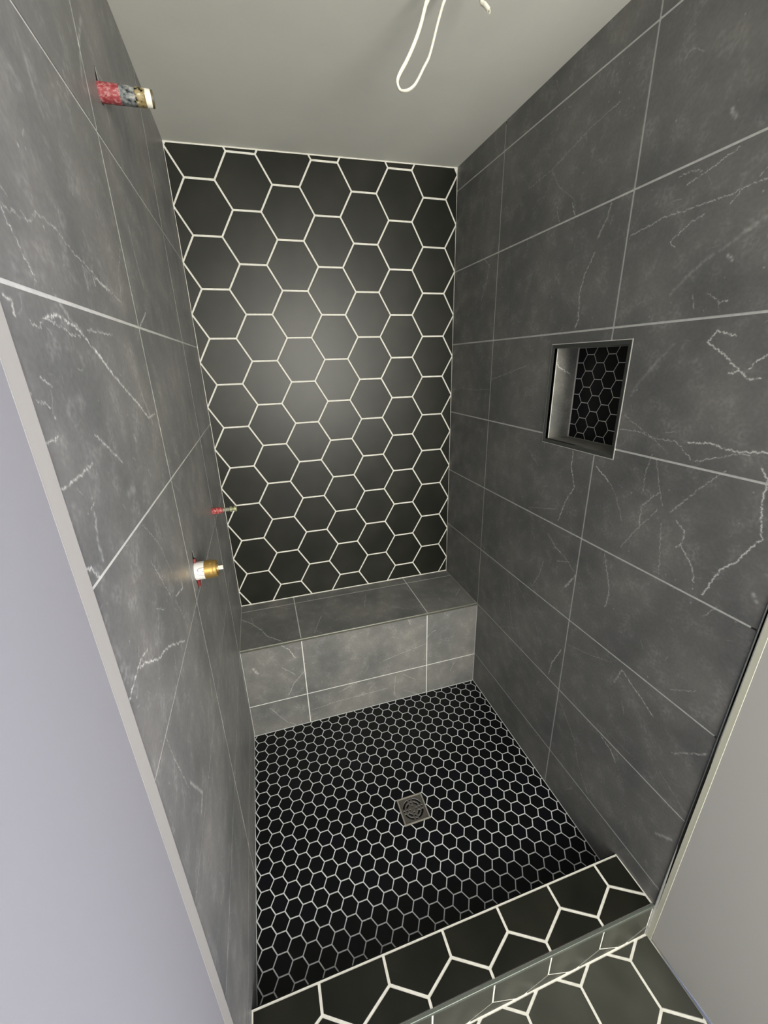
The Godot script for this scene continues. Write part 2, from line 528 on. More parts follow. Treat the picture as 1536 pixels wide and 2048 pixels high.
# ---------------------------------------------------------------- scene
func _ready() -> void:
	rng.seed = 11
	# camera
	var cam := Camera3D.new()
	cam.name = "camera"
	cam.fov = 102.673
	cam.near = 0.02
	cam.far = 50.0
	cam.position = Vector3(0.2020, 1.6397, 1.9487)
	cam.basis = Basis(Vector3(0.956174, -0.026518, 0.291596), Vector3(0.123911, 0.938963, -0.320926), Vector3(-0.265287, 0.342993, 0.901098))
	add_child(cam)
	cam.make_current()
	# air and exposure
	var we := WorldEnvironment.new()
	we.name = "world"
	var env := Environment.new()
	env.background_mode = Environment.BG_COLOR
	env.background_color = Color(0.55, 0.62, 0.75)
	env.tonemap_mode = Environment.TONE_MAPPER_LINEAR
	env.tonemap_exposure = 1.4
	env.sdfgi_enabled = true
	env.ssao_enabled = true
	env.ssil_enabled = true
	we.environment = env
	add_child(we)
	# daylight through the two windows of the bathroom behind the camera
	window_light("window_daylight", Vector3(0.95, 1.62, 3.93), 0.0, Vector2(0.9, 1.45), Color(1.0, 0.985, 0.925), 9.5)
	window_light("window_daylight_001", Vector3(2.93, 1.45, 2.95), PI / 2.0, Vector2(1.1, 1.3), Color(0.70, 0.70, 1.0), 3.0)

	var grout_grey := cloudy(Color(0.78, 0.78, 0.765), Color(0.86, 0.86, 0.84), 0.9, 0.03, 6.0, 3)
	var grout_white := cloudy(Color(0.79, 0.785, 0.75), Color(0.86, 0.855, 0.825), 0.9, 0.03, 6.0, 4)
	var grout_pale := cloudy(Color(0.80, 0.82, 0.83), Color(0.87, 0.88, 0.88), 0.9, 0.03, 6.0, 5)
	var paint_left := mat(Color(0.575, 0.575, 0.59), 0.6, 0.0, 0.35)  # same white paint, darkened and cooled: this side's lighting is in the colour
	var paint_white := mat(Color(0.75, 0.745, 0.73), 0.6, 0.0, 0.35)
	var paint_ceiling := cloudy(Color(0.87, 0.87, 0.84), Color(0.90, 0.90, 0.87), 0.8, 0.01, 1.0, 6)
	var dark_metal := mat(Color(0.33, 0.34, 0.33), 0.30, 0.35)
	var steel := mat(Color(0.78, 0.76, 0.72), 0.34, 0.6)
	var slate := []      # large charcoal hexagons, three tones
	for i in 3:
		slate.append(cloudy(Color(0.070, 0.076, 0.060).lightened(0.008 * i), Color(0.135, 0.135, 0.112).lightened(0.008 * i), 0.37, 0.012, 1.3, 20 + i))
		slate[i].metallic_specular = 0.38
	var dusty_sheen := []      # the same hexagons, lightened for dust and for reflected sheen put into the colour
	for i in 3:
		dusty_sheen.append(cloudy(Color(0.20, 0.205, 0.18), Color(0.27, 0.275, 0.25), 0.40, 0.012, 1.6, 50 + i))
	var jet := []        # small black hexagons
	for i in 4:
		jet.append(mat([Color(0.036, 0.042, 0.056), Color(0.046, 0.046, 0.060), Color(0.034, 0.044, 0.050), Color(0.048, 0.050, 0.074)][i], 0.36, 0.0, 0.4))
	make_veins()
	var base := Color(0.445, 0.445, 0.437)
	var light := Color(0.92, 0.92, 0.90)
	var stone_right := print_stone(R, base, light, 0.38)
	var stone_left := print_stone(L, base.lightened(0.09), light, 0.42)  # same tile as on the right, lightened to paint in the side light
	var stone_top := print_stone(T, base, light, 0.36)
	var stone_front := print_stone(F, base, light, 0.36)

	build_back(grout_white, slate)
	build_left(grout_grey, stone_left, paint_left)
	build_right(grout_grey, stone_right, paint_white)
	build_shell(paint_white, paint_ceiling)
	build_mosaic(grout_pale, jet)
	build_room_floor(grout_white, dusty_sheen)
	build_bench(grout_grey, stone_top, stone_front, dark_metal, steel)
	build_curb(grout_white, slate, dusty_sheen)
	build_niche(grout_white, jet, print_stone(N, Color(0.50, 0.50, 0.48), light, 0.36), dark_metal, grout_white)
	build_drain(steel)
	build_trims()
	foot_strip()
	build_shower_pipe()
	build_valve()
	build_hand_pipe()
	build_cables()

func window_light(called: String, at: Vector3, turn: float, size: Vector2, c: Color, e: float) -> void:
	var a := AreaLight3D.new()
	a.name = called
	a.position = at
	a.rotation.y = turn
	a.area_size = size
	a.light_color = c
	a.light_energy = e
	a.area_range = 12.0
	a.shadow_enabled = true
	add_child(a)

# back wall of large hexagons
func build_back(grout: Material, slate: Array) -> void:
	var st := begin()
	box(st, Vector3(-0.13, ROOM_Y - 0.1, -0.13), Vector3(W + 0.13, CEIL + 0.1, -0.0015))
	var wall := put("wall_back", st.commit(), grout)
	tag(wall, "back wall of the shower in large charcoal hexagon tiles with white grout", "wall", "structure")
	var s := 0.10455
	var h := s * sqrt(3.0)
	var lim := PackedVector2Array([Vector2(0.0018, BENCH_Y + 0.004), Vector2(W - 0.0018, BENCH_Y + 0.004), Vector2(W - 0.0018, CEIL + 0.006), Vector2(0.0018, CEIL - 0.0085)])
	for c in range(-1, 8):
		for r in range(-2, 11):
			var x := (s + 1.5 * s * c) * 0.9962
			var y := 2.2024 - h * r - (0.0 if c % 2 == 0 else h * 0.5)
			for p in Geometry2D.intersect_polygons(hexagon(Vector2(x, y), s - 0.0040, true), lim):
				if absf(area2(p)) > 0.00012:
					put("tile", lipped(p), slate[rng.randi() % 3], wall)

# a back wall tile set a hair out of true, as hand-laid tiles are
func lipped(p: PackedVector2Array) -> ArrayMesh:
	var c := Vector2.ZERO
	for q in p: c += q / p.size()
	var f := PackedVector2Array()
	for q in p: f.append(q - c)
	var a := rng.randf_range(-0.008, 0.008)
	var b := rng.randf_range(-0.008, 0.008)
	return slab_mesh(f, Vector3(c.x, c.y, 0), Vector3(1, 0, a), Vector3(0, 1, b), 0.008, 0.0009)

# tiles of a side wall laid in courses; edge(y) gives where the tiling ends
func courses(wall: Node, ys: Array, zs: Array, end0: float, end1: float, cuts: Array, o: Vector3, u: Vector3, m: Material, mirror: bool, y_low: float) -> void:
	var g := 0.0027
	for i in ys.size() - 1:
		for j in zs.size():
			var y0: float = maxf(ys[i + 1], y_low) + g
			var y1: float = ys[i] - g
			if y1 - y0 < 0.004:
				continue
			var z0: float = (zs[j - 1] if j > 0 else 0.0) + g
			var p: PackedVector2Array
			if j < zs.size() - 1:
				p = rect(z0, y0, zs[j] - g, y1)
			else:
				p = PackedVector2Array([Vector2(z0, y0), Vector2(end0 + (end1 - end0) * y0 / CEIL, y0), Vector2(end0 + (end1 - end0) * y1 / CEIL, y1), Vector2(z0, y1)])
			var bev := 0.0008
			var parts := [p]
			for cut in cuts:
				var next := []
				for q in parts:
					var c := Geometry2D.clip_polygons(q, cut)
					if c.size() and absf(absf(area2(c[0])) - absf(area2(q))) > 1e-7:
						bev = 0.0
					next.append_array(c)
				parts = next
			for q in parts:
				if absf(area2(q)) < 0.0001:
					continue
				var st := begin()
				if mirror:
					# u points to -z on the left wall: flip the outline, keep the print running with z
					var f := PackedVector2Array()
					for w in q: f.append(Vector2(-w.x, w.y))
					slab(st, f, o, u, Vector3.UP, 0.0085, bev, Vector2(-1.0 / 1.5, 1.0 / 2.42))
				else:
					slab(st, q, o, u, Vector3.UP, 0.0085, bev, Vector2(1.0 / 1.5, 1.0 / 2.42))
				put("tile", st.commit(), m, wall)

func keyed(hole: PackedVector2Array, c: Vector2, to_z: float) -> PackedVector2Array:
	return Geometry2D.merge_polygons(hole, rect(minf(c.x, to_z), c.y - 0.0001, maxf(c.x, to_z), c.y + 0.0001))[0]

func valve_hole() -> PackedVector2Array:
	var c := Vector2(0.905, 1.1476)
	var p := disc(c, 0.0285)
	p = Geometry2D.merge_polygons(p, PackedVector2Array([c + Vector2(-0.022, 0.012), c + Vector2(0.022, 0.012), c + Vector2(0.004, 0.056), c + Vector2(-0.006, 0.056)]))[0]
	p = Geometry2D.merge_polygons(p, PackedVector2Array([c + Vector2(-0.022, -0.012), c + Vector2(-0.005, -0.0505), c + Vector2(0.005, -0.0505), c + Vector2(0.022, -0.012)]))[0]
	return p

func pipe_hole() -> PackedVector2Array:
	var c := Vector2(0.881, 2.114)
	var p := disc(c, 0.0165)
	return Geometry2D.merge_polygons(p, PackedVector2Array([c + Vector2(-0.015, 0.008), c + Vector2(0.013, 0.008), c + Vector2(0.004, 0.037), c + Vector2(-0.004, 0.039)]))[0]

func build_left(grout: Material, stone: Material, paint: Material) -> void:
	var st := begin()
	box(st, Vector3(-0.14, ROOM_Y - 0.1, -0.13), Vector3(-0.010, CEIL + 0.1, 4.1))
	slab(st, flip_x(PackedVector2Array([Vector2(1.4735, ROOM_Y), Vector2(4.0, ROOM_Y), Vector2(4.0, CEIL + 0.05), Vector2(1.5327, CEIL + 0.05)])), Vector3(0.0056, 0, 0), Vector3(0, 0, -1), Vector3.UP, 0.0160, 0.0004)
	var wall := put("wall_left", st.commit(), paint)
	tag(wall, "left wall, grey marble-look tiles in the shower and white paint beside the camera", "wall", "structure")
	var gs := begin()
	slab(gs, PackedVector2Array([Vector2(0.0, ROOM_Y), Vector2(0.0, CEIL), Vector2(-1.5, CEIL), Vector2(-1.435, ROOM_Y)]), Vector3(-0.0014, 0, 0), Vector3(0, 0, -1), Vector3.UP, 0.0085, 0.0)
	put("grout_bed", gs.commit(), grout, wall)
	var ys := [CEIL, 2.0225, 1.7170, 1.4080, 1.0933, 0.7950, 0.4750, 0.1720, ROOM_Y]
	var cuts := [keyed(valve_hole(), Vector2(0.905, 1.1476), 0.97), keyed(pipe_hole(), Vector2(0.881, 2.114), 0.97), disc(Vector2(0.413, 1.1453), 0.0145)]
	courses(wall, ys, [0.400, 0.968, 1.6], 1.438, 1.4968, cuts, Vector3.ZERO, Vector3(0, 0, -1), stone, true, 0.0)
	# flat dark backing in the cut-outs, standing in for the shade of a deep hole
	var cavity_shade := mat(Color(0.045, 0.03, 0.028), 0.9)
	for p in [valve_hole(), pipe_hole(), disc(Vector2(0.413, 1.1453), 0.0145)]:
		var f := PackedVector2Array()
		for w in p: f.append(Vector2(-w.x, w.y))
		put("cavity_shade", slab_mesh(f, Vector3(-0.0010, 0, 0), Vector3(0, 0, -1), Vector3.UP, 0.002, 0.0), cavity_shade, wall)

func build_right(grout: Material, stone: Material, paint: Material) -> void:
	var n := NICHE
	var st := begin()
	var gs := begin()
	for q in [[-0.13, n[0], ROOM_Y - 0.1, CEIL + 0.1], [n[1], 1.97, ROOM_Y - 0.1, CEIL + 0.1], [n[0], n[1], ROOM_Y - 0.1, n[2]], [n[0], n[1], n[3], CEIL + 0.1]]:
		box(st, Vector3(W + 0.010, q[2], q[0]), Vector3(W + 0.13, q[3], q[1]))
	box(st, Vector3(W + 0.002, ROOM_Y + 0.012, 1.482), Vector3(W + 0.0105, CEIL + 0.05, 1.97))
	var wall := put("wall_right", st.commit(), paint)
	tag(wall, "right wall, grey marble-look tiles around the niche and a white painted end", "wall", "structure")
	for q in [[0.0, n[0], ROOM_Y, CEIL], [n[1], 1.470, ROOM_Y, CEIL], [n[0], n[1], ROOM_Y, n[2]], [n[0], n[1], n[3], CEIL + 0.01]]:
		box(gs, Vector3(W + 0.0014, q[2], q[0]), Vector3(W + 0.0102, q[3], q[1]))
	put("grout_bed", gs.commit(), grout, wall)
	var ys := [CEIL + 0.014, 2.325, 2.018, 1.711, 1.3940, 1.0917, 0.784, 0.4803, 0.1787, ROOM_Y]
	courses(wall, ys, [0.369, 0.977, 1.6], 1.4605, 1.512, [rect(n[0] - 0.0005, n[2] - 0.0005, n[1] + 0.0005, n[3] + 0.0005)], Vector3(W, 0, 0), Vector3(0, 0, 1), stone, false, 0.0)

# the rest of the bathroom, behind and beside the camera
func build_shell(paint: Material, ceiling_paint: Material) -> void:
	var st := begin()
	# a ceiling that rises a little to the right, as the one in the photo does
	var y_at := func(x: float) -> float: return CEIL - 0.004 + 0.0125 * clampf(x, 0.0, 1.4)
	slab(st, PackedVector2Array([Vector2(-0.14, CEIL + 0.16), Vector2(-0.14, y_at.call(0.0)), Vector2(0.0, y_at.call(0.0)), Vector2(1.4, y_at.call(1.4)), Vector2(3.1, y_at.call(1.4)), Vector2(3.1, CEIL + 0.16)]), Vector3(0, 0, 4.1), Vector3.RIGHT, Vector3.UP, 4.23, 0.0)
	tag(put("ceiling", st.commit(), ceiling_paint), "flat light grey painted ceiling over the shower", "ceiling", "structure")
	st = begin()
	box(st, Vector3(W + 0.0105, ROOM_Y - 0.1, 1.85), Vector3(3.1, CEIL + 0.1, 1.97))
	tag(put("wall_return", st.commit(), paint), "white painted wall beyond the end of the right shower wall", "wall", "structure")
	# front wall with its window opening
	st = begin()
	var w := [0.50, 1.40, 0.89, 2.35]
	for q in [[-0.14, w[0], ROOM_Y - 0.1, CEIL + 0.1], [w[1], 3.1, ROOM_Y - 0.1, CEIL + 0.1], [w[0], w[1], ROOM_Y - 0.1, w[2]], [w[0], w[1], w[3], CEIL + 0.1]]:
		box(st, Vector3(q[0], q[2], 3.96), Vector3(q[1], q[3], 4.1))
	tag(put("wall_front", st.commit(), paint), "white painted wall behind the camera holding a tall window", "wall", "structure")
	# side wall with its window opening
	st = begin()
	var v := [2.40, 3.50, 0.80, 2.10]
	for q in [[1.85, v[0], ROOM_Y - 0.1, CEIL + 0.1], [v[1], 4.1, ROOM_Y - 0.1, CEIL + 0.1], [v[0], v[1], ROOM_Y - 0.1, v[2]], [v[0], v[1], v[3], CEIL + 0.1]]:
		box(st, Vector3(2.96, q[2], q[0]), Vector3(3.1, q[3], q[1]))
	tag(put("wall_side", st.commit(), paint), "white painted bathroom wall with a wide window", "wall", "structure")
	var pane := mat(Color(0.9, 0.92, 0.95), 0.5)
	pane.emission_enabled = true
	pane.emission = Color(0.9, 0.93, 1.0)
	pane.emission_energy_multiplier = 1.2
	var a := begin()
	box(a, Vector3(w[0], w[2], 4.02), Vector3(w[1], w[3], 4.03))
	tag(put("window_1", a.commit(), pane), "tall frosted window in the wall behind the camera", "window", "structure")
	a = begin()
	box(a, Vector3(3.02, v[2], v[0]), Vector3(3.03, v[3], v[1]))
	tag(put("window_2", a.commit(), pane), "wide frosted window in the side wall of the bathroom", "window", "structure")

# shower floor: small black hexagons
func build_mosaic(grout: Material, jet: Array) -> void:
	var st := begin()
	for q in [[-0.01, 0.5400, BENCH_Z - 0.05, CURB_IN + 0.02], [0.6440, W + 0.01, BENCH_Z - 0.05, CURB_IN + 0.02], [0.5400, 0.6440, BENCH_Z - 0.05, 0.8608], [0.5400, 0.6440, 0.9648, CURB_IN + 0.02]]:
		box(st, Vector3(q[0], -0.10, q[2]), Vector3(q[1], -0.0009, q[3]))
	var fl := put("floor", st.commit(), grout)
	tag(fl, "shower floor of small black hexagon mosaic with pale grout around the drain", "floor", "structure")
	var s := 0.02871
	var sh := begin()
	slab(sh, hexagon(Vector2.ZERO, s - 0.0020, true), Vector3.ZERO, Vector3.RIGHT, Vector3.FORWARD, 0.005, 0.0007)
	var whole := sh.commit()
	var lim := rect(0.0015, -CURB_IN, W - 0.0015, -(BENCH_Z + 0.0025))
	var drain := rect(0.5398, -0.9650, 0.6442, -0.8606)
	var eye := Vector3(0.2020, 1.6397, 1.9487)
	var all := []
	for c in range(-1, 28):
		for r in range(-2, 20):
			var x := 0.0310 + 0.04307 * c
			var z := (0.4394 if c % 2 == 0 else 0.4145) + 0.0497 * r
			var hx := hexagon(Vector2(x, -z), s - 0.0020, true)
			var pieces := Geometry2D.intersect_polygons(hx, lim)
			for p in pieces:
				for q in Geometry2D.clip_polygons(p, drain):
					if absf(area2(q)) > 0.00003:
						all.append([q, Vector3(x, 0, z), absf(absf(area2(q)) - absf(area2(hx))) < 1e-6, absf(area2(q)) / eye.distance_squared_to(Vector3(x, 0, z)) * (0.0 if z > 1.285 else 1.0)])
	all.sort_custom(func(a, b): return a[3] > b[3])
	var rest := begin()
	for i in all.size():
		var t: Array = all[i]
		if i < 300:
			if t[2]:
				var o := put("tile", whole, jet[rng.randi() % 4], fl)
				o.position = t[1]
			else:
				put("tile", slab_mesh(t[0], Vector3.ZERO, Vector3.RIGHT, Vector3.FORWARD, 0.005, 0.0007), jet[rng.randi() % 4], fl)
		else:
			slab(rest, t[0], Vector3.ZERO, Vector3.RIGHT, Vector3.FORWARD, 0.005, 0.0007)
	put("far_tiles", rest.commit(), jet[1], fl).set_meta("kind", "stuff")

func build_room_floor(grout: Material, slate: Array) -> void:
	var st := begin()
	box(st, Vector3(-0.14, ROOM_Y - 0.12, 1.40), Vector3(3.1, ROOM_Y - 0.0012, 4.1))
	var fl := put("floor", st.commit(), grout)
	tag(fl, "bathroom floor of large charcoal hexagon tiles in front of the curb", "floor", "structure")
	var pch := 0.1767
	var s := pch / sqrt(3.0)
	var lim := rect(0.003, -2.4, W + 0.0015, -(CURB_OUT + 0.004))
	for r in range(-1, 6):
		for c in range(-1, 8):
			var x := 0.1705 + pch * c + (pch * 0.5 if r % 2 == 0 else 0.0)
			var z := 1.5475 + 1.5 * s * r
			for p in Geometry2D.intersect_polygons(hexagon(Vector2(x, -z), s - 0.0042, false), lim):
				if absf(area2(p)) > 0.0001:
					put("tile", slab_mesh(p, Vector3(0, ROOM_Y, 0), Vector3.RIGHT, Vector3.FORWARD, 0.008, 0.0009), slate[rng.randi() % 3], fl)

func build_bench(grout: Material, top: Material, front: Material, dark: Material, steel: Material) -> void:
	var b := thing("shower_bench", Vector3(W * 0.5, 0, BENCH_Z * 0.5))
	tag(b, "built-in tiled bench along the back wall under the large hexagons", "bench")
	b.position = Vector3.ZERO
	var st := begin()
	box(st, Vector3(0.0005, -0.02, -0.001), Vector3(W - 0.0005, BENCH_Y - 0.0014, BENCH_Z - 0.0014))
	put("body", st.commit(), grout, b)
	var g := 0.0022
	var xs := [0.0, 0.2637, 0.8765, W]
	var zs := [0.0, 0.0615, BENCH_Z - 0.0035]
	for i in 3:
		for j in 2:
			var p := rect(xs[i] + g, -zs[j + 1] + (0.0005 if j == 1 else g), xs[i + 1] - g, -zs[j] - g)
			# print coordinates: x and distance from the back wall
			put("top_tile", slab_mesh(p, Vector3(0, BENCH_Y, 0), Vector3.RIGHT, Vector3.FORWARD, 0.008, 0.0007, Vector2(1.0 / 1.15, -1.0 / 0.38)), top, b)
	var xf := [0.0, 0.2640, 0.8722, W]
	var yf := [0.0, 0.1735, BENCH_Y - 0.0115]
	for i in 3:
		for j in 2:
			var p := rect(xf[i] + g, yf[j] + (0.0005 if j == 0 else g), xf[i + 1] - g, yf[j + 1] - (0.0 if j == 1 else g))
			put("front_tile", slab_mesh(p, Vector3(0, 0, BENCH_Z), Vector3.RIGHT, Vector3.UP, 0.008, 0.0007, Vector2(1.0 / 1.15, 1.0 / 0.5)), front, b)
	# rounded metal nosing
	var pr := PackedVector2Array([Vector2(-0.0045, 0.0), Vector2(-0.0030, 0.0006), Vector2(0.0004, 0.0004), Vector2(0.0012, -0.0010), Vector2(0.0012, -0.0100), Vector2(0.0, -0.0112), Vector2(-0.006, -0.0112), Vector2(-0.006, 0.0)])
	var ns := begin()
	slab(ns, flip_x(pr), Vector3(W - 0.002, BENCH_Y, BENCH_Z), Vector3(0, 0, -1), Vector3.UP, W - 0.004, 0.0)
	put("edge_trim", ns.commit(), mat(Color(0.42, 0.42, 0.39), 0.4, 0.6), b)
	var bd := begin()
	box(bd, Vector3(0.002, BENCH_Y - 0.001, BENCH_Z - 0.0034), Vector3(W - 0.002, BENCH_Y + 0.0007, BENCH_Z - 0.0014))
	put("grout_line", bd.commit(), mat(Color(0.80, 0.80, 0.76), 0.7), b)

func flip_x(p: PackedVector2Array) -> PackedVector2Array:
	var q := PackedVector2Array()
	for v in p: q.append(Vector2(-v.x, v.y))
	return q

func build_curb(grout: Material, slate: Array, dusty_sheen: Array) -> void:
	var b := thing("shower_curb", Vector3.ZERO)
	tag(b, "low tiled curb between the black mosaic and the bathroom floor", "curb")
	var st := begin()
	box(st, Vector3(0.0005, ROOM_Y - 0.02, CURB_IN), Vector3(W - 0.0005, CURB_Y - 0.0012, CURB_OUT - 0.0014))
	put("body", st.commit(), grout, b)
	var pch := 0.1767
	var s := pch / sqrt(3.0)
	var lim := rect(0.0045, -(CURB_OUT - 0.0075), W - 0.0045, -(CURB_IN + 0.0055))
	for r in 2:
		for c in range(-2, 8):
			var x := 0.1705 + pch * c + (pch * 0.5 if r == 0 else 0.0)
			var z := 1.3335 + 1.5 * s * r
			for p in Geometry2D.intersect_polygons(hexagon(Vector2(x, -z), s - 0.0042, false), lim):
				if absf(area2(p)) > 0.0001:
					put("top_tile", slab_mesh(p, Vector3(0, CURB_Y, 0), Vector3.RIGHT, Vector3.FORWARD, 0.008, 0.0009), slate[rng.randi() % 3], b)
	var flim := rect(0.004, ROOM_Y + 0.004, W - 0.004, CURB_Y - 0.0120)
	for r in 2:
		for c in range(-2, 8):
			var x := 0.1705 + pch * c + (pch * 0.5 if r == 1 else 0.0)
			var y := 0.0600 - 1.5 * s * r
			for p in Geometry2D.intersect_polygons(hexagon(Vector2(x, y), s - 0.0030, false), flim):
				if absf(area2(p)) > 0.00006:
					put("face_tile", slab_mesh(p, Vector3(0, 0, CURB_OUT), Vector3.RIGHT, Vector3.UP, 0.008, 0.0009), dusty_sheen[rng.randi() % 3], b)  # paler than the top tiles: reflected sheen painted into the face colour
	put("inner_tile", slab_mesh(rect(-W + 0.003, -0.02, -0.003, CURB_Y - 0.004), Vector3(0, 0, CURB_IN - 0.004), Vector3.LEFT, Vector3.UP, 0.006, 0.0009), slate[0], b)
	# metal nosing along the outer edge
	var pr := PackedVector2Array([Vector2(-0.0060, 0.0), Vector2(-0.0055, 0.0010), Vector2(0.0004, 0.0010), Vector2(0.0012, 0.0002), Vector2(0.0012, -0.0100), Vector2(0.0002, -0.0112), Vector2(-0.0060, -0.0112)])
	var ns := begin()
	slab(ns, flip_x(pr), Vector3(W - 0.002, CURB_Y, CURB_OUT), Vector3(0, 0, -1), Vector3.UP, W - 0.004, 0.0)
	put("edge_trim", ns.commit(), mat(Color(0.40, 0.425, 0.40), 0.40, 0.4), b)

func build_niche(grout: Material, jet: Array, stone: Material, dark: Material, white: Material) -> void:
	var n := NICHE
	var b := thing("shower_niche", Vector3(W, n[2], n[0]))
	tag(b, "square recessed wall niche with black hexagon back and dark metal frame", "niche")
	b.position = Vector3.ZERO
	var d := NICHE_DEPTH
	# lining: grout bed at the back, one stone panel on each side
	var st := begin()
	box(st, Vector3(W + d + 0.001, n[2] - 0.004, n[0] - 0.004), Vector3(W + d + 0.02, n[3] + 0.004, n[1] + 0.004))
	put("back_bed", st.commit(), grout, b)
	var m := 0.0115
	var panel := [
		[Vector3(W + 0.001, n[2] + m, n[0] + m - 0.006), Vector3(W + d + 0.001, n[3] - m, n[0] + m)],
		[Vector3(W + 0.001, n[2] + m, n[1] - m), Vector3(W + d + 0.001, n[3] - m, n[1] - m + 0.006)],
		[Vector3(W + 0.001, n[2] + m - 0.006, n[0] + m - 0.006), Vector3(W + d + 0.001, n[2] + m, n[1] - m + 0.006)],
		[Vector3(W + 0.001, n[3] - m, n[0] + m - 0.006), Vector3(W + d + 0.001, n[3] - m + 0.006, n[1] - m + 0.006)]]
	var plain := cloudy(Color(0.44, 0.44, 0.42), Color(0.52, 0.52, 0.49), 0.36, 0.012, 2.0, 41)
	for i in 4:
		var ps := begin()
		box(ps, panel[i][0], panel[i][1])
		if i > 0:
			put(["", "side_panel", "shelf_panel", "top_panel"][i], ps.commit(), plain, b)
	put("side_panel", slab_mesh(rect(0.0, m, d, n[3] - n[2] - m), Vector3(W + 0.001, n[2], n[0] + m), Vector3.RIGHT, Vector3.UP, 0.006, 0.0, Vector2(1.0 / 0.12, 1.0 / 0.32)), stone, b)
	var s := 0.02871
	var lim := rect(n[0] + m + 0.0025, n[2] + m + 0.001, n[1] - m - 0.0025, n[3] - m - 0.001)
	for c in range(-2, 10):
		for r in range(-2, 9):
			var z := 0.7604 + 0.04307 * c
			var y := 1.6207 - 0.0497 * r + (0.02485 if c % 2 == 0 else 0.0)
			for p in Geometry2D.intersect_polygons(hexagon(Vector2(z, y), s - 0.0014, true), lim):
				if absf(area2(p)) > 0.00003:
					put("tile", slab_mesh(p, Vector3(W + d, 0, 0), Vector3(0, 0, 1), Vector3.UP, 0.004, 0.0006), jet[rng.randi() % 4], b)
	# mitred metal frame, each bar sloping into the recess
	var f := 0.0115
	var out := [Vector2(n[0], n[2]), Vector2(n[1], n[2]), Vector2(n[1], n[3]), Vector2(n[0], n[3])]
	var inn := [Vector2(n[0] + f, n[2] + f), Vector2(n[1] - f, n[2] + f), Vector2(n[1] - f, n[3] - f), Vector2(n[0] + f, n[3] - f)]
	for i in 4:
		var j := (i + 1) % 4
		var k := func(q: Vector2, x: float) -> Vector3: return Vector3(W + x, q.y, q.x)
		var ms := begin()
		var a: Vector2 = out[i]
		var c: Vector2 = out[j]
		var e: Vector2 = inn[j]
		var g: Vector2 = inn[i]
		var face := Vector3(-1, 0, 0)
		var inward := ((e + g) * 0.5 - (a + c) * 0.5).normalized()
		var slope := Vector3(-0.97, inward.y * 0.24, inward.x * 0.24)
		quad(ms, k.call(a, -0.0015), k.call(c, -0.0015), k.call(e, 0.0005), k.call(g, 0.0005), slope)
		quad(ms, k.call(e, 0.0005), k.call(g, 0.0005), k.call(g, 0.012), k.call(e, 0.012), Vector3(0, inward.y, inward.x))
		quad(ms, k.call(a, -0.0015), k.call(c, -0.0015), k.call(c, 0.009), k.call(a, 0.009), Vector3(0, -inward.y, -inward.x))
		put("frame_bar", ms.commit(), dark, b)
		# pale grout bead round the outside of the frame
		var gs := begin()
		var w := 0.0022
		var a2: Vector2 = a - (a - Vector2(0.89, 1.52)).sign() * -w
		var c2: Vector2 = c - (c - Vector2(0.89, 1.52)).sign() * -w
		quad(gs, k.call(a, -0.0012), k.call(c, -0.0012), k.call(c2, -0.0006), k.call(a2, -0.0006), face)
		quad(gs, k.call(a2, -0.0006), k.call(c2, -0.0006), k.call(c2, 0.004), k.call(a2, 0.004), Vector3(0, -inward.y, -inward.x))
		put("grout_bead", gs.commit(), white, b)
	# beads in the recess corner the camera sees
	var cb := begin()
	box(cb, Vector3(W + d - 0.003, n[2] + m, n[0] + m - 0.001), Vector3(W + d + 0.001, n[3] - m, n[0] + m + 0.0028))
	put("grout_bead", cb.commit(), white, b)
	var fb := begin()
	box(fb, Vector3(W + 0.0105, n[2] + m, n[0] + m - 0.001), Vector3(W + 0.0135, n[3] - m, n[0] + m + 0.0012))
	put("grout_bead", fb.commit(), white, b)

func arc_slot(r0: float, r1: float, a0: float, a1: float) -> PackedVector2Array:
	var p := PackedVector2Array()
	for i in 11:
		p.append(Vector2.from_angle(lerpf(a0, a1, i / 10.0)) * r1)
	for i in 11:
		p.append(Vector2.from_angle(lerpf(a1, a0, i / 10.0)) * r0)
	return p

